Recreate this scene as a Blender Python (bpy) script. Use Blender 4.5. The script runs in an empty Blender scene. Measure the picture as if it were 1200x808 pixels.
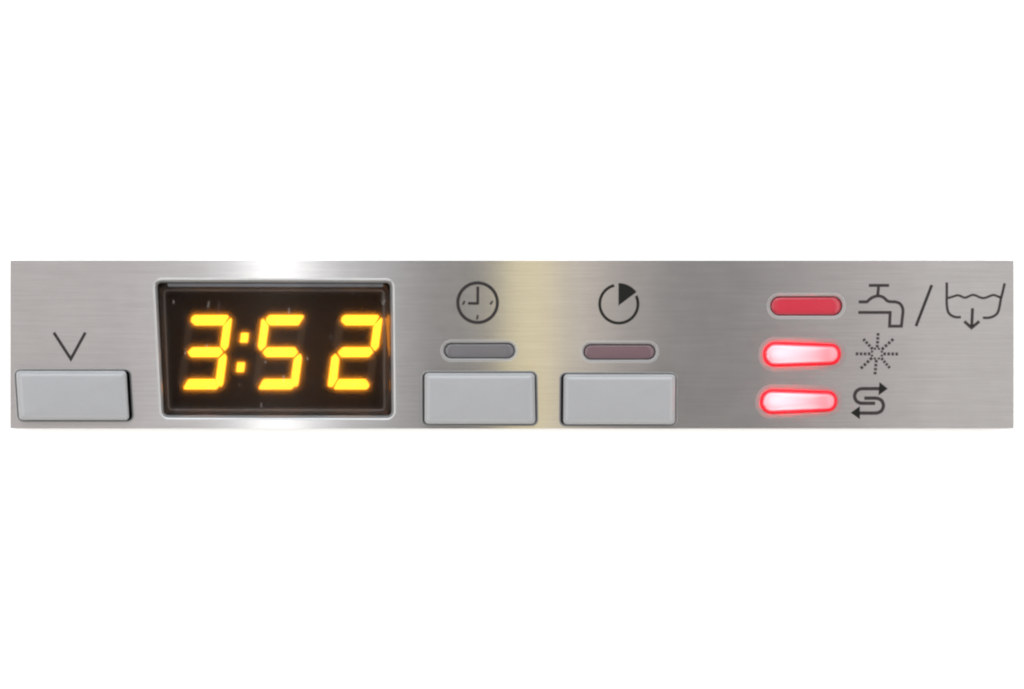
import bpy, bmesh, math, random
from mathutils import Vector
random.seed(7)
sc = bpy.context.scene
COL = sc.collection

# ------------------------------------------------------------------ camera, world, lamps, exposure
S = 1e-4            # metres per photograph pixel on the steel face
MM = 1e-3
FACE = 3.5 * MM     # height of the steel face above the white surface
D = 200 * MM        # camera distance to the steel face

cam_d = bpy.data.cameras.new('camera')
cam = bpy.data.objects.new('camera', cam_d); COL.objects.link(cam)
cam.location = (0, 0, FACE + D)
cam_d.sensor_fit = 'HORIZONTAL'; cam_d.sensor_width = 36
cam_d.lens = 36 * (D / (1200 * S))
cam_d.clip_start = 0.01; cam_d.clip_end = 50
sc.camera = cam

w = bpy.data.worlds.new('World'); sc.world = w; w.use_nodes = True
bg = w.node_tree.nodes['Background']
bg.inputs[0].default_value = (0.98, 0.93, 0.91, 1); bg.inputs[1].default_value = 0.165

def lamp(name, loc, target, sx, sy, rad, col):
    """rectangular soft lamp of radiance rad"""
    d = bpy.data.lights.new(name, 'AREA'); d.shape = 'RECTANGLE'
    d.size = sx; d.size_y = sy; d.color = col
    d.energy = rad * math.pi * sx * sy
    o = bpy.data.objects.new(name, d); COL.objects.link(o)
    o.location = loc
    o.rotation_euler = (Vector(target) - Vector(loc)).to_track_quat('-Z', 'Y').to_euler()
    return o
# big soft lights: upper one follows the bevels, the rest added to whiten the surface
lamp('soft_light', (-0.75, 0.12, 0.55), (0, 0, 0), 1.3, 0.8, 3.0, (1, .985, .97))
lamp('soft_light', (0.75, 0.12, 0.55), (0, 0, 0), 1.3, 0.8, 2.6, (1, .975, .95))
lamp('soft_light', (0.0, 0.62, 0.56), (0, 0, 0), 0.9, 0.45, 7.2, (.90, .95, 1))
lamp('soft_light', (0.0, -0.80, 0.50), (0, 0, 0), 1.2, 0.6, 3.5, (1, .97, .93))
# unseen strip lights added over the panel to put upright bands in the steel
HL = 0.60
def strip(x0, x1, rad, col, leny=0.7):
    k = 1 + HL / D
    a, b = (x0 - 600) * S * k, (x1 - 600) * S * k
    lamp('band_light', ((a + b) / 2, 0, FACE + HL), ((a + b) / 2, 0, 0), b - a, leny, rad, col)
for x0, x1, rad, col in (        # side by side, none over another
        (-80, 170, .37, (1, .94, .94)), (170, 245, .44, (.97, .97, .98)), (245, 275, .62, (.94, .97, 1)),
        (275, 299, 1.05, (.94, .97, 1)), (299, 348, 2.0, (.97, .985, 1)), (348, 372, 1.05, (.94, .97, 1)),
        (372, 405, .6, (.93, .97, 1)), (405, 465, .34, (.93, .96, 1)), (465, 500, .12, (.95, .97, 1)),
        (589, 650, .86, (1, .86, .40)), (650, 705, .46, (1, .89, .74)), (705, 765, .18, (1, .86, .78)),
        (890, 950, .10, (1, .90, .88)), (950, 1010, .22, (1, .91, .90)), (1010, 1075, .32, (1, .93, .92)),
        (1075, 1300, .42, (1, .98, .96))):
    strip(x0, x1, rad, col)

vs = sc.view_settings
vs.view_transform = 'Standard'; vs.look = 'None'; vs.gamma = 1; vs.exposure = 0
try: vs.use_curve_mapping = False
except Exception: pass
sc.render.engine = 'CYCLES'
sc.cycles.use_denoising = True
sc.cycles.max_bounces = 8
sc.cycles.filter_width = 2.3

# ------------------------------------------------------------------ helpers
def P(px, py, z=FACE):
    """photograph pixel -> point at height z (metres)"""
    k = (FACE + D - z) / D
    return Vector(((px - 600) * S * k, (404 - py) * S * k, z))

def link_mesh(name, verts, faces, mat, parent=None, smooth=False):
    me = bpy.data.meshes.new(name)
    me.from_pydata([tuple(v) for v in verts], [], faces)
    bm = bmesh.new(); bm.from_mesh(me)
    bmesh.ops.recalc_face_normals(bm, faces=bm.faces)
    bm.to_mesh(me); bm.free()
    if smooth:
        for p in me.polygons: p.use_smooth = True
    me.materials.append(mat)
    o = bpy.data.objects.new(name, me); COL.objects.link(o)
    if parent: o.parent = parent
    return o

def rquad(c, r, off=0.0, n=7):
    """rounded convex quad; c = TL,TR,BR,BL in pixels; off>0 grows it. returns pixel points"""
    c = [Vector(p) for p in c]
    m = len(c)
    cen = sum(c, Vector((0, 0))) / m
    lines = []
    for i in range(m):
        a, b = c[i], c[(i + 1) % m]
        d = (b - a).normalized(); nn = Vector((d.y, -d.x))
        if (a - cen).dot(nn) < 0: nn = -nn
        lines.append((a + nn * off, d))
    cs = []
    for i in range(m):
        (p, d), (q, e) = lines[i - 1], lines[i]
        t = ((q - p).x * e.y - (q - p).y * e.x) / (d.x * e.y - d.y * e.x)
        cs.append(p + d * t)
    rs = r if isinstance(r, (list, tuple)) else [r] * m
    pts = []
    for i in range(m):
        v = cs[i]; a = (cs[i - 1] - v).normalized(); b = (cs[(i + 1) % m] - v).normalized()
        ang = a.angle(b); R = max(rs[i] + off, 0.3)
        rr = min(R, 0.499 * min((cs[i - 1] - v).length, (cs[(i + 1) % m] - v).length) * math.tan(ang / 2))
        t = rr / math.tan(ang / 2)
        o = v + (a + b).normalized() * (rr / math.sin(ang / 2))
        s0 = v + a * t - o; s1 = v + b * t - o
        tot = s0.angle(s1); sg = 1 if (s0.x * s1.y - s0.y * s1.x) > 0 else -1
        for k in range(n + 1):
            th = sg * tot * k / n
            pts.append(o + Vector((s0.x * math.cos(th) - s0.y * math.sin(th), s0.x * math.sin(th) + s0.y * math.cos(th))))
    return pts

def rect(x0, y0, x1, y1, lean=0.0):
    return [(x0 + lean, y0), (x1 + lean, y0), (x1 - lean, y1), (x0 - lean, y1)]

def loft(name, layers, mat, parent, cap_top=True, cap_bottom=False, smooth=True, dome=0.0):
    """layers: [(pixel outline, z)]; every outline has the same number of points"""
    vs_, fs = [], []
    n = len(layers[0][0])
    for pts, z in layers:
        vs_ += [P(p.x, p.y, z) for p in pts]
    for l in range(len(layers) - 1):
        for i in range(n):
            j = (i + 1) % n
            fs.append((l * n + i, l * n + j, (l + 1) * n + j, (l + 1) * n + i))
    if cap_top:
        # inner rings so that the cap can be crowned
        pts, z = layers[-1]
        cen = sum(pts, Vector((0, 0))) / n
        base = (len(layers) - 1) * n
        for s in (.8, .5, .2):
            start = len(vs_)
            for p in pts:
                q = cen + (p - cen) * s
                vs_.append(P(q.x, q.y, z + dome * (1 - s * s)))
            for i in range(n):
                j = (i + 1) % n
                fs.append((base + i, base + j, start + j, start + i))
            base = start
        fs.append(tuple(range(base, base + n)))
    if cap_bottom: fs.append(tuple(range(n))[::-1])
    return link_mesh(name, vs_, fs, mat, parent, smooth)

def plate(name, outline, holes, z0, z1, mat, parent):
    """flat plate with holes; outlines in pixels measured on the face plane"""
    cu = bpy.data.curves.new(name, 'CURVE'); cu.dimensions = '2D'; cu.fill_mode = 'BOTH'
    cu.extrude = (z1 - z0) / 2
    for pts in [outline] + holes:
        sp = cu.splines.new('POLY'); sp.points.add(len(pts) - 1); sp.use_cyclic_u = True
        for q, p in zip(sp.points, pts):
            v = P(p.x, p.y, z1); q.co = (v.x, v.y, 0, 1)
    t = bpy.data.objects.new('tmp', cu); COL.objects.link(t)
    bpy.context.view_layer.update()
    dg = bpy.context.evaluated_depsgraph_get()
    me = bpy.data.meshes.new_from_object(t.evaluated_get(dg)); me.name = name
    bpy.data.objects.remove(t)
    for v in me.vertices: v.co.z += (z0 + z1) / 2
    me.materials.clear(); me.materials.append(mat)
    o = bpy.data.objects.new(name, me); COL.objects.link(o); o.parent = parent
    return o

def brush_uv(me):
    """u runs up the face, so that the gloss spreads across the horizontal brushing"""
    uv = me.uv_layers.get('brush') or me.uv_layers.new(name='brush')
    for lp in me.loops:
        c = me.vertices[lp.vertex_index].co
        uv.data[lp.index].uv = (c.y * 10 + .5, c.x * 10 + .5)

def prism(name, pts, z0, z1, mat, parent):
    n = len(pts)
    vs_ = [P(x, y, z0) for x, y in pts] + [P(x, y, z1) for x, y in pts]
    fs = [tuple(range(n, 2 * n)), tuple(range(n))[::-1]] + [(i, (i + 1) % n, n + (i + 1) % n, n + i) for i in range(n)]
    return link_mesh(name, vs_, fs, mat, parent)

# ------------------------------------------------------------------ materials
def new_mat(name):
    m = bpy.data.materials.new(name); m.use_nodes = True
    nt = m.node_tree
    return m, nt, nt.nodes['Principled BSDF']
def N(nt, t, **kw):
    n = nt.nodes.new(t)
    for k, v in kw.items(): setattr(n, k, v)
    return n
def plain(name, col, rough=.5, metal=0.0, noise=0.0, scale=3000, bump=0.0, spec=.5):
    m, nt, b = new_mat(name)
    b.inputs['Base Color'].default_value = (*col, 1)
    b.inputs['Roughness'].default_value = rough; b.inputs['Metallic'].default_value = metal
    b.inputs['Specular IOR Level'].default_value = spec
    tc = N(nt, 'ShaderNodeTexCoord'); no = N(nt, 'ShaderNodeTexNoise')
    no.inputs['Scale'].default_value = scale; no.inputs['Detail'].default_value = 4
    nt.links.new(tc.outputs['Object'], no.inputs['Vector'])
    if noise:
        mx = N(nt, 'ShaderNodeMix', data_type='RGBA')
        mx.inputs[6].default_value = (*[c * (1 - noise) for c in col], 1)
        mx.inputs[7].default_value = (*[min(1, c * (1 + noise)) for c in col], 1)
        nt.links.new(no.outputs['Fac'], mx.inputs[0]); nt.links.new(mx.outputs[2], b.inputs['Base Color'])
    if bump:
        bp = N(nt, 'ShaderNodeBump'); bp.inputs['Strength'].default_value = bump
        bp.inputs['Distance'].default_value = 2e-5
        nt.links.new(no.outputs['Fac'], bp.inputs['Height']); nt.links.new(bp.outputs['Normal'], b.inputs['Normal'])
    return m

def steel_mat():
    m, nt, b = new_mat('brushed_steel')
    tc = N(nt, 'ShaderNodeTexCoord')
    mp = N(nt, 'ShaderNodeMapping'); mp.inputs['Scale'].default_value = (140, 9000, 140)
    nt.links.new(tc.outputs['Object'], mp.inputs['Vector'])
    n1 = N(nt, 'ShaderNodeTexNoise'); n1.inputs['Scale'].default_value = 1; n1.inputs['Detail'].default_value = 5
    n1.inputs['Roughness'].default_value = .65
    nt.links.new(mp.outputs['Vector'], n1.inputs['Vector'])
    n2 = N(nt, 'ShaderNodeTexNoise'); n2.inputs['Scale'].default_value = 420; n2.inputs['Detail'].default_value = 4
    nt.links.new(tc.outputs['Object'], n2.inputs['Vector'])
    r1 = N(nt, 'ShaderNodeMapRange'); r1.inputs[1].default_value = .25; r1.inputs[2].default_value = .75
    r1.inputs[3].default_value = .92; r1.inputs[4].default_value = 1.08
    nt.links.new(n1.outputs['Fac'], r1.inputs[0])
    r2 = N(nt, 'ShaderNodeMapRange'); r2.inputs[1].default_value = .3; r2.inputs[2].default_value = .7
    r2.inputs[3].default_value = .985; r2.inputs[4].default_value = 1.015
    nt.links.new(n2.outputs['Fac'], r2.inputs[0])
    mu = N(nt, 'ShaderNodeMath', operation='MULTIPLY')
    nt.links.new(r1.outputs[0], mu.inputs[0]); nt.links.new(r2.outputs[0], mu.inputs[1])
    vm = N(nt, 'ShaderNodeVectorMath', operation='SCALE'); vm.inputs[0].default_value = (.62, .60, .59)
    nt.links.new(mu.outputs[0], vm.inputs['Scale'])
    nt.links.new(vm.outputs[0], b.inputs['Base Color'])
    b.inputs['Metallic'].default_value = .92
    r3 = N(nt, 'ShaderNodeMapRange'); r3.inputs[1].default_value = .3; r3.inputs[2].default_value = .7
    r3.inputs[3].default_value = .150; r3.inputs[4].default_value = .160
    nt.links.new(n2.outputs['Fac'], r3.inputs[0]); nt.links.new(r3.outputs[0], b.inputs['Roughness'])
    b.inputs['Anisotropic'].default_value = .95
    tg = N(nt, 'ShaderNodeTangent', direction_type='UV_MAP', uv_map='brush')
    nt.links.new(tg.outputs[0], b.inputs['Tangent'])
    bp = N(nt, 'ShaderNodeBump'); bp.inputs['Strength'].default_value = .05; bp.inputs['Distance'].default_value = 1e-5
    nt.links.new(n1.outputs['Fac'], bp.inputs['Height']); nt.links.new(bp.outputs['Normal'], b.inputs['Normal'])
    return m

M = {}
M['steel'] = steel_mat()
M['white'] = plain('white_surface', (.90, .90, .90), .8, noise=.01, scale=60, spec=0)
M['rim'] = plain('satin_metal_rim', (.31, .31, .31), .30, metal=.75, noise=.05)
M['lens_rim'] = plain('satin_lens_rim', (.29, .288, .286), .34, metal=.3, noise=.06)
M['spill_ring'] = plain('satin_spill_ring', (.138, .124, .122), .5, metal=.0, noise=.06)
M['button'] = plain('grey_button_plastic', (.202, .205, .211), .36, noise=.03, scale=700, bump=.05)
M['black'] = plain('black_plastic', (.012, .011, .010), .45, noise=.1)
M['gloss_black'] = plain('glossy_black_plastic', (.006, .005, .0045), .16, noise=.1)
M['backing'] = plain('display_backing', (.0055, .0038, .003), .6, noise=.25, scale=900, spec=.06)
M['bezel'] = plain('polished_dark_bezel', (.16, .15, .145), .12, metal=.8, noise=.1)
M['reflection_strip'] = plain('dark_reflection_strip', (.17, .17, .18), .22, metal=1, noise=.3, scale=500)
M['module'] = plain('display_module_edge', (.07, .064, .062), .35, noise=.15)
M['ghost'] = plain('unlit_segment', (.034, .024, .018), .5, noise=.1, spec=.1)
M['ink'] = plain('dark_grey_print', (.020, .018, .018), .6, noise=.25, scale=2500, spec=.04)
M['pale_ink'] = plain('grey_print', (.026, .022, .022), .6, noise=.35, scale=2500, spec=.04)
M['black_ink'] = plain('black_print', (.009, .009, .008), .6, noise=.2, scale=2500, spec=.04)

def glow(name, col, strength):
    m, nt, b = new_mat(name)
    b.inputs['Base Color'].default_value = (*[c * .3 for c in col], 1)
    b.inputs['Emission Color'].default_value = (*col, 1); b.inputs['Emission Strength'].default_value = strength
    b.inputs['Roughness'].default_value = .4
    return m
M['segment'] = glow('lit_yellow_segment', (1, .335, .014), 5.4)
M['led'] = glow('led_glow_shape', (1, .31, .27), 135)

def lens_mat(name, diff, trans, mix=.5):
    m, nt, b = new_mat(name)
    nt.nodes.remove(b)
    out = nt.nodes['Material Output']
    d = N(nt, 'ShaderNodeBsdfDiffuse'); d.inputs[0].default_value = (*diff, 1)
    t = N(nt, 'ShaderNodeBsdfTranslucent'); t.inputs[0].default_value = (*trans, 1)
    mx = N(nt, 'ShaderNodeMixShader'); mx.inputs[0].default_value = mix
    nt.links.new(d.outputs[0], mx.inputs[1]); nt.links.new(t.outputs[0], mx.inputs[2])
    g = N(nt, 'ShaderNodeBsdfGlossy'); g.inputs['Roughness'].default_value = .18
    fr = N(nt, 'ShaderNodeFresnel'); fr.inputs[0].default_value = 1.49
    m2 = N(nt, 'ShaderNodeMixShader')
    nt.links.new(fr.outputs[0], m2.inputs[0]); nt.links.new(mx.outputs[0], m2.inputs[1]); nt.links.new(g.outputs[0], m2.inputs[2])
    nt.links.new(m2.outputs[0], out.inputs[0])
    return m
M['lens_red'] = lens_mat('red_lens', (.62, .042, .070), (.9, .085, .105))
M['lens_glow_edge'] = lens_mat('red_glow_edge', (.50, .035, .060), (.9, .012, .022))  # deeper red paints the falloff and halo of the glow
M['lens_grey'] = lens_mat('grey_lens', (.128, .123, .130), (.3, .29, .3), .3)
M['lens_mauve'] = lens_mat('mauve_lens', (.140, .088, .100), (.3, .15, .18), .3)

def glass_mat():
    m, nt, b = new_mat('smoked_clear_cover')
    nt.nodes.remove(b); out = nt.nodes['Material Output']
    tr = N(nt, 'ShaderNodeBsdfTransparent'); tr.inputs[0].default_value = (.83, .815, .80, 1)
    hz = N(nt, 'ShaderNodeBsdfRefraction'); hz.inputs['IOR'].default_value = 1.45; hz.inputs['Roughness'].default_value = .8
    mh = N(nt, 'ShaderNodeMixShader'); mh.inputs[0].default_value = .20
    nt.links.new(tr.outputs[0], mh.inputs[1]); nt.links.new(hz.outputs[0], mh.inputs[2])
    # fine dust and hairline scratches
    tc = N(nt, 'ShaderNodeTexCoord')
    mp = N(nt, 'ShaderNodeMapping'); mp.inputs['Scale'].default_value = (1100, 330, 1); mp.inputs['Rotation'].default_value = (0, 0, -.35)
    nt.links.new(tc.outputs['Object'], mp.inputs['Vector'])
    no = N(nt, 'ShaderNodeTexNoise'); no.inputs['Scale'].default_value = 1.3; no.inputs['Detail'].default_value = 2
    nt.links.new(mp.outputs['Vector'], no.inputs['Vector'])
    mr = N(nt, 'ShaderNodeMapRange'); mr.inputs[1].default_value = .665; mr.inputs[2].default_value = .80
    mr.inputs[3].default_value = .0; mr.inputs[4].default_value = .075
    nt.links.new(no.outputs['Fac'], mr.inputs[0])
    df = N(nt, 'ShaderNodeBsdfDiffuse'); df.inputs[0].default_value = (.6, .57, .55, 1)
    md = N(nt, 'ShaderNodeMixShader')
    nt.links.new(mr.outputs[0], md.inputs[0]); nt.links.new(mh.outputs[0], md.inputs[1]); nt.links.new(df.outputs[0], md.inputs[2])
    g = N(nt, 'ShaderNodeBsdfGlossy'); g.inputs['Roughness'].default_value = .05
    fr = N(nt, 'ShaderNodeFresnel'); fr.inputs[0].default_value = 1.16
    m2 = N(nt, 'ShaderNodeMixShader')
    nt.links.new(fr.outputs[0], m2.inputs[0]); nt.links.new(md.outputs[0], m2.inputs[1]); nt.links.new(g.outputs[0], m2.inputs[2])
    nt.links.new(m2.outputs[0], out.inputs[0])
    return m
M['cover'] = glass_mat()

# ------------------------------------------------------------------ setting
back = link_mesh('backdrop', [(-2, -2, 0), (2, -2, 0), (2, 2, 0), (-2, 2, 0)], [(0, 1, 2, 3)], M['white'])
back['kind'] = 'structure'; back['label'] = 'plain bright white surface around the steel strip'

# ------------------------------------------------------------------ the control panel
panel = bpy.data.objects.new('control_panel', None); COL.objects.link(panel)
panel.empty_display_size = .02
panel['label'] = 'brushed steel appliance control panel strip with yellow 3:52 display, grey buttons and red lights'
panel['category'] = 'control panel'

DISP = [(184.0, 331.0), (457.5, 331.5), (459.0, 487.5), (192.0, 487.0)]
BTN = [
    ([(18.5, 435), (148, 435), (151.5, 492.5), (22.5, 492.5)], (0, 3.4), 'grey push button under the arrow mark'),
    ([(497.5, 437.5), (626.5, 437.5), (627.5, 497), (497.5, 497)], (1.2, .8), 'grey push button under the clock symbol'),
    ([(660.5, 439), (791.5, 439), (791, 497.5), (660, 497.5)], (2.4, 0), 'grey push button under the timer symbol'),
]
LENS = [
    (rect(520.5, 402.5, 603.0, 420.0, .3), 'lens_grey', 'unlit grey indicator lens under the clock symbol'),
    (rect(684.0, 403.8, 767.8, 421.4, .2), 'lens_mauve', 'unlit mauve indicator lens under the timer symbol'),
    (rect(903.0, 347.8, 986.5, 369.8, .6), 'lens_red', 'unlit dull red indicator lens beside the tap symbol'),
    ([(898, 403.2), (983, 406.0), (982, 424.8), (896.5, 427.6)], 'lens_red', 'lit glowing red indicator lens beside the rinse star symbol'),
    ([(894.5, 458.8), (979, 461.2), (978, 479.6), (893, 483.0)], 'lens_red', 'lit glowing red indicator lens beside the salt symbol'),
]
def wide(c, e):
    """the opening is a little wider than its button"""
    (a, b, d, f) = c
    return [(a[0] - e[0], a[1]), (b[0] + e[1], b[1]), (d[0] + e[1], d[1]), (f[0] - e[0], f[1])]
def pill(c, off=0.0):
    hl, hr = (c[3][1] - c[0][1]) * .485, (c[2][1] - c[1][1]) * .485
    return rquad(c, [hl, hr, hr, hl], off, n=10)

outline = rquad([(12, 305.5), (1188, 305.5), (1188, 502.5), (12, 502.5)], .4, 0, 2)
holes = [rquad(DISP, 6, 4.2)] + [rquad(wide(c, e), 5, 1.8) for c, e, _ in BTN] + [pill(c, 2.4 if k < 3 else 1.4) for k, (c, _, _) in enumerate(LENS)]
face = plate('steel_face', outline, holes, .6 * MM, FACE, M['steel'], panel)
brush_uv(face.data)
bo = rquad([(12, 305.5), (1188, 305.5), (1188, 502.5), (12, 502.5)], .4, -3, 2)
loft('back_plate', [(bo, 0.0), (bo, .58 * MM)], M['black'], panel, smooth=False, cap_bottom=True)

def rim(name, outl, offs, mat, parent):
    """a turned edge round an opening: offs = [(grow, dz)] from outside to inside"""
    return loft(name, [(outl(o), FACE + z * MM) for o, z in offs], mat, parent, cap_top=False)

# buttons
for c, e, lab in BTN:
    TOP = FACE + 1.25 * MM
    lay = [(rquad(c, 4.5, -.2), 1.0 * MM), (rquad(c, 4.5, 0), TOP - .7 * MM)]
    for a in (20, 40, 60, 78, 90):
        s = math.sin(math.radians(a)); k = math.cos(math.radians(a))
        lay.append((rquad(c, 4.5, -7.5 * (1 - k)), TOP - .7 * MM * (1 - s)))
    b = loft('button', lay, M['button'], panel, dome=.14 * MM)
    b['label'] = lab
    rim('surround', lambda o, c=wide(c, e): rquad(c, 5, o), [(2.9, -.01), (2.5, .008), (1.6, .0), (.8, -.05), (.3, -.12), (.2, -2.2)], M['rim'], b)

# indicator lights
for i, (c, mk, lab) in enumerate(LENS):
    lit = i >= 3
    zt = FACE - (.40 if not lit else -.55) * MM
    lay = [(pill(c, .2), 1.6 * MM), (pill(c, 0), zt - .25 * MM), (pill(c, -.6), zt - .08 * MM), (pill(c, -1.4), zt)]
    ln = loft('indicator_light', lay, M[mk], panel, dome=(.10 if not lit else .30) * MM)
    ln['label'] = lab
    if mk == 'lens_red':
        ln.data.materials.append(M['lens_glow_edge'])
        nside = len(lay[0][0]) * (len(lay) - 1)
        for p in ln.data.polygons[:nside]: p.material_index = 1
    rim('rim', lambda o, c=c: pill(c, o), [(4.4, -.01), (3.8, .012), (3.0, -.01), (1.2, -.18), (.3, -.36), (.2, -1.4)] if not lit else
        [(3.4, -.01), (3.1, .015), (2.0, .03), (.9, .03), (.3, .0), (.25, -1.4)], M['lens_rim'] if not lit else M['lens_glow_edge'], ln)  # lit rims coloured red in place of the halo over bare metal
    if lit:
        rim('spill_ring', lambda o, c=c: pill(c, o), [(9.0, -.006), (8.6, .003), (5.0, .003), (3.1, .002), (3.0, -.1)], M['spill_ring'], ln)  # flat ring added to catch red spill round the lit lens
        x0, y0 = c[0]; x1, y1 = c[2]
        ym = (y0 + y1) / 2
        zl = FACE - .22 * MM
        for q in ([(x0 + 5, ym - 6.5), (x0 + 26, ym - 5.2), (x0 + 64, ym - 1.2), (x0 + 64, ym + 2.2), (x0 + 26, ym + 6), (x0 + 5, ym + 7)],  # wedge shaped to give the hot core of the glow
                  [(x1 - 13, ym - 5), (x1 - 9, ym - 4.5), (x1 - 9, ym + 4.5), (x1 - 13, ym + 5)]):  # small emitter added for the bright spot at the lens end
            prism('led_glow_shape', q, zl - .4 * MM, zl, M['led'], ln)

# display
zb = 1.0 * MM
disp = loft('display', [(rquad(DISP, 6, 2.5), .62 * MM), (rquad(DISP, 6, 2.5), zb)], M['backing'], panel, smooth=False)
disp['label'] = 'dark display window showing 3:52 in yellow digits'
rim('frame', lambda o: rquad(DISP, 5.5, o), [(5.2, -.01), (4.8, .02), (4.0, .01), (2.8, -.08), (1.2, -.26), (0.0, -.44), (-.2, -.5)], M['rim'], disp)
rim('inner_wall', lambda o: rquad(DISP, 5, o), [(.2, -.50), (-1.0, -.62), (-1.4, -1.6)], M['gloss_black'], disp)
INNER = [(192.5, 340.5), (449.5, 341.0), (450.5, 480.5), (198, 480.0)]
rim('module_border', lambda o: rquad(INNER, 4, o), [(7.2, -1.5), (2.2, -2.15), (1.6, -2.46), (.8, -2.48), (-1.3, -2.49)], M['bezel'], disp)
rim('module_edge', lambda o: rquad(INNER, 4, o), [(.8, -1.16), (.5, -1.08), (-.3, -1.08), (-.7, -1.16)], M['module'], disp)
zc = FACE - .62 * MM
loft('cover', [(rquad(DISP, 5, -.6), zc - .35 * MM), (rquad(DISP, 5, -.6), zc), (rquad(DISP, 5, -1.4), zc + .04 * MM)],
     M['cover'], disp, smooth=False, cap_bottom=True)

prism('reflection_strip', [(196, 332.4), (449, 332.8), (449, 336.6), (197, 336.2)], zc + .045 * MM, zc + .12 * MM, M['reflection_strip'], disp)  # added strip that stands in for the grey reflection along the top edge

# seven-segment digits: u across, py down; slanted to the right
SL = .136
def seg_poly(key):
    T, Bm, t, v, Wd, mid = 369.5, 456.5, 12.0, 9.2, 53.4, 413.0
    if key == 'a': return [(8.5, T), (47.6, T), (49.2, T + 1.8), (44.5, T + t - 1), (43.5, T + t), (11, T + t), (5.5, T + 7), (5.8, T + 3)]
    if key == 'd': return [(12.8, Bm - t), (43, Bm - t), (48.5, Bm - 6), (48.2, Bm - 2.5), (46, Bm), (9, Bm), (7.6, Bm - 1.8), (11.6, Bm - t + 1)]
    if key == 'g': return [(11.5, mid - 5.7), (43.5, mid - 5.7), (48, mid), (43.5, mid + 5.7), (11.5, mid + 5.7), (6.5, mid)]
    if key == 'b': return [(Wd - 1.5, T + 3), (Wd, T + 5), (Wd, mid - 6.5), (50, mid - 1.5), (Wd - v, mid - 7.5), (Wd - v, T + t + 1)]
    if key == 'c': return [(50.5, mid + 1.5), (Wd, mid + 6), (Wd, Bm - 7), (52, Bm - 3), (50, Bm - 3.5), (Wd - v, Bm - t), (Wd - v, mid + 8)]
    if key == 'f': return [(1.8, T + 4), (v, T + t + 1), (v, mid - 7.5), (4, mid - 1.5), (0, mid - 6.5), (0, T + 6)]
    if key == 'e': return [(4, mid + 1.5), (v, mid + 8), (v + .8, Bm - t), (5.5, Bm - 3), (1.6, Bm - 3), (0, Bm - 5), (0, mid + 6)]
zs = zb + .12 * MM
def slant(pts, u0): return [(u0 + u + SL * (457 - y), y) for u, y in pts]
ON = {'3': 'abcdg', '5': 'acdfg', '2': 'abdeg'}
for ch, u0 in (('3', 207.2), ('5', 295.3), ('2', 383.4)):
    dg_ = bpy.data.objects.new('digit', None); COL.objects.link(dg_); dg_.parent = panel
    dg_.empty_display_size = .004
    dg_['label'] = {'3': 'yellow lit digit three', '5': 'yellow lit digit five', '2': 'yellow lit digit two'}[ch]
    for k in 'abcdefg':
        pts = slant(seg_poly(k), u0)
        if k in ON[ch]: prism('segment', pts, zb + .01 * MM, zb + .30 * MM, M['segment'], dg_)
        else: prism('unlit_segment', pts, zb + .01 * MM, zb + .06 * MM, M['ghost'], dg_)
colon = bpy.data.objects.new('colon', None); COL.objects.link(colon); colon.parent = panel
colon.empty_display_size = .004; colon['label'] = 'yellow lit colon between three and five'
for cx, cy in ((286.4, 396), (282, 430.5)):
    prism('dot', [(cx - 3.7, cy - 5.6), (cx + 5.2, cy - 5.6), (cx + 3.7, cy + 5.6), (cx - 5.2, cy + 5.6)], zb + .01 * MM, zb + .30 * MM, M['segment'], colon)

# ------------------------------------------------------------------ printed symbols
INK = .018 * MM
def ribbon_geo(pts, wd, closed=False):
    pts = [Vector(p) for p in pts]; n = len(pts); L, R = [], []
    for i in range(n):
        if closed: a, b = pts[i - 1], pts[(i + 1) % n]
        else: a, b = pts[max(i - 1, 0)], pts[min(i + 1, n - 1)]
        if (closed or 0 < i < n - 1):
            d0 = (pts[i] - a).normalized(); d1 = (b - pts[i]).normalized()
            n0 = Vector((-d0.y, d0.x)); n1 = Vector((-d1.y, d1.x)); mm = (n0 + n1)
            if mm.length < 1e-4: mm = n0
            mm = mm.normalized(); s = 1 / max(mm.dot(n0), .35)
        else:
            d = (b - a).normalized(); mm = Vector((-d.y, d.x)); s = 1
        L.append(pts[i] + mm * s * wd / 2); R.append(pts[i] - mm * s * wd / 2)
    return L, R
def stroke(name, pts, wd, mat, parent, closed=False):
    L, R = ribbon_geo(pts, wd, closed); n = len(L)
    z0, z1 = FACE + .002 * MM, FACE + INK
    vs_ = [P(p.x, p.y, z1) for p in L] + [P(p.x, p.y, z1) for p in R] + [P(p.x, p.y, z0) for p in L] + [P(p.x, p.y, z0) for p in R]
    fs = []
    for i in range(n if closed else n - 1):
        j = (i + 1) % n
        fs += [(i, j, n + j, n + i), (2 * n + i, 2 * n + j, j, i), (n + i, n + j, 3 * n + j, 3 * n + i)]
    if not closed:
        fs += [(0, n, 3 * n, 2 * n), (n - 1, 3 * n - 1, 4 * n - 1, 2 * n - 1)]
    return link_mesh(name, vs_, fs, mat, parent)
def solid(name, pts, mat, parent):
    return prism(name, pts, FACE + .002 * MM, FACE + INK, mat, parent)
def arc(cx, cy, r, a0, a1, n=40, ry=None):
    """angles clockwise from straight up, degrees"""
    ry = ry or r
    return [(cx + r * math.sin(math.radians(a0 + (a1 - a0) * k / n)), cy - ry * math.cos(math.radians(a0 + (a1 - a0) * k / n))) for k in range(n + 1)]
def spline(pts, n=6):
    out = []; p = [Vector(q) for q in pts]
    for i in range(len(p) - 1):
        a, b, c, d = p[max(i - 1, 0)], p[i], p[i + 1], p[min(i + 2, len(p) - 1)]
        for k in range(n):
            t = k / n
            out.append(.5 * ((2 * b) + (c - a) * t + (2 * a - 5 * b + 4 * c - d) * t * t + (3 * b - a - 3 * c + d) * t ** 3))
    out.append(p[-1]); return [tuple(v) for v in out]
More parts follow.
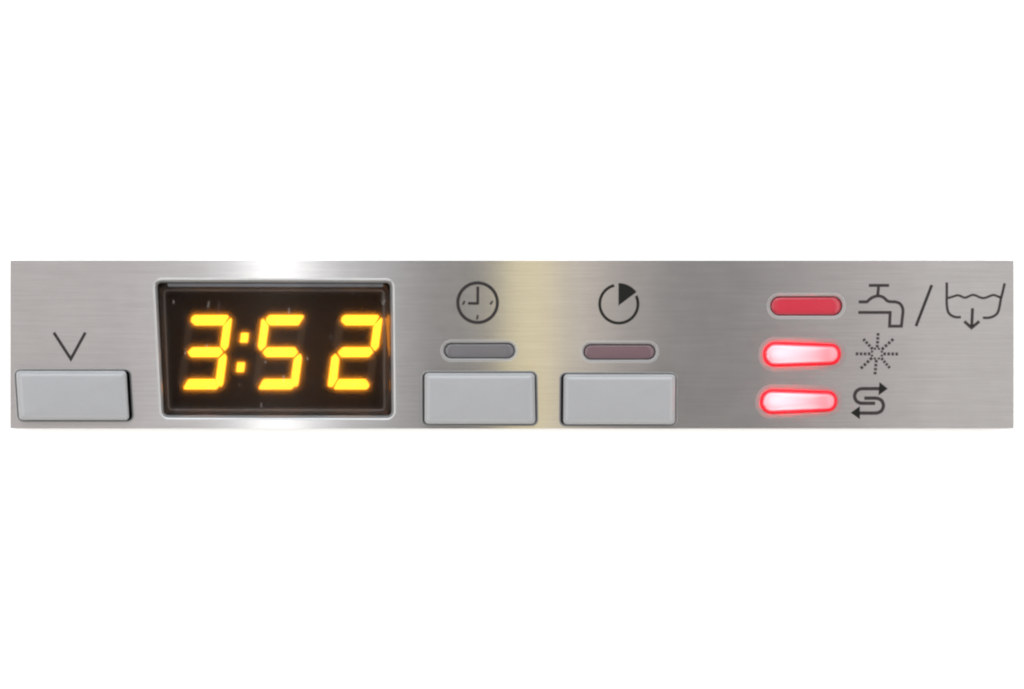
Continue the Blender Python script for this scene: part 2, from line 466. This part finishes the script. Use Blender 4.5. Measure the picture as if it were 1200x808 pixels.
def symbol(name, label):
    o = bpy.data.objects.new(name, None); COL.objects.link(o); o.parent = panel
    o.empty_display_size = .003; o['label'] = label
    return o
def z7(pts):   # coordinates read off an enlargement of the right-hand end
    return [(990 + x / 4.04, 310 + y / 4.04) for x, y in pts]

s = symbol('arrow_symbol', 'printed downward arrow mark above the far button')
stroke('stroke', [(63, 390), (83, 421), (100, 390)], 3.4, M['ink'], s)

s = symbol('clock_symbol', 'printed clock face symbol')
stroke('ring', arc(559.7, 355, 23.2, 0, 360, 64)[:-1], 3.7, M['ink'], s, closed=True)
stroke('hand', [(559.9, 336), (559.9, 357.2)], 3.2, M['ink'], s)
stroke('hand', [(548.5, 355.8), (558.4, 355.8)], 3.2, M['ink'], s)
for p, q in (((542.2, 357.4), (544.6, 352.8)), ((574.6, 357.2), (577.2, 353)), ((558.8, 374.8), (560, 369.6))):
    stroke('tick', [p, q], 2.3, M['ink'], s)

s = symbol('timer_symbol', 'printed timer symbol with a filled wedge')
stroke('ring', arc(725.2, 356.5, 22.4, 65, 346, 60), 3.3, M['black_ink'], s)
solid('wedge', [(724.8, 358.4)] + arc(724.8, 358.4, 26.4, 0, 53, 14), M['black_ink'], s)

s = symbol('tap_symbol', 'printed water tap symbol')
stroke('handle_bar', z7([(114, 100), (210, 100)]), 3.5, M['pale_ink'], s)
stroke('stem', z7([(160, 107), (156, 145)]), 3.5, M['pale_ink'], s)
stroke('outline', z7([(66, 178), (104, 178)] + spline([(106, 177), (120, 164), (138, 154), (160, 150), (182, 156), (200, 172), (212, 177)], 4) + spline([(240, 178), (262, 187), (275, 212), (274, 240)], 4) + [(268, 293), (212, 293), (215, 228), (64, 228)]), 3.5, M['pale_ink'], s)

s = symbol('slash_symbol', 'printed slash between tap and basin symbols')
stroke('stroke', z7([(412, 98), (337, 293)]), 3.4, M['ink'], s)

s = symbol('basin_symbol', 'printed basin with water and drain arrow symbol')
stroke('side', z7(spline([(483, 86), (483, 140), (483, 190), (489, 224), (503, 241), (525, 250), (550, 250)], 5)), 3.0, M['pale_ink'], s)
stroke('side', z7(spline([(757, 90), (748, 130), (739, 165), (727, 222), (708, 244), (682, 253), (654, 253)], 5)), 3.0, M['pale_ink'], s)
stroke('water_line', z7(spline([(489, 160), (512, 153), (538, 147), (570, 158), (608, 145), (655, 160), (700, 146), (722, 151), (738, 158)], 5)), 2.7, M['pale_ink'], s)
stroke('arrow_shaft', z7([(605, 208), (601, 293)]), 3.5, M['pale_ink'], s)
stroke('arrow_head', z7([(566, 270), (600, 301), (637, 270)]), 3.5, M['pale_ink'], s)

s = symbol('rinse_star_symbol', 'printed dotted star symbol')
cx, cy = 152, 423
for k in range(8):
    stroke('dash', z7(arc(152, 423, 25, k * 45 + 10, k * 45 + 35, 3)), 2.4, M['pale_ink'], s)
for ends in (((158, 326), (153, 400)), ((143, 521), (150, 446)), ((52, 424), (128, 424)), ((252, 425), (176, 424)),
             ((88, 354), (136, 406)), ((230, 354), (170, 408)), ((76, 493), (134, 438)), ((213, 491), (170, 440))):
    a, b = Vector(ends[0]), Vector(ends[1])
    for k in range(4):
        p = a + (b - a) * (k / 4); q = a + (b - a) * (k / 4 + .16)
        stroke('dash', z7([p, q]), 3.5, M['pale_ink'], s)

s = symbol('salt_symbol', 'printed salt refill symbol of two looped arrows')
def z8(pts):
    return [(990 + x / 13.47, 440 + y / 13.47) for x, y in pts]
stroke('arrow_shaft', z8([(545, 212), (290, 212)] + spline([(250, 214), (185, 250), (155, 330), (185, 408), (250, 443)], 5) + [(290, 443), (480, 443)]), 4.0, M['pale_ink'], s)
stroke('arrow_shaft', z8([(235, 598), (470, 598)] + spline([(512, 596), (578, 562), (610, 482), (582, 400), (515, 364)], 5) + [(470, 362), (308, 362)]), 4.0, M['pale_ink'], s)
solid('arrow_head', z8([(678, 212), (548, 108), (532, 318)]), M['black_ink'], s)
solid('arrow_head', z8([(96, 592), (238, 488), (238, 694)]), M['black_ink'], s)
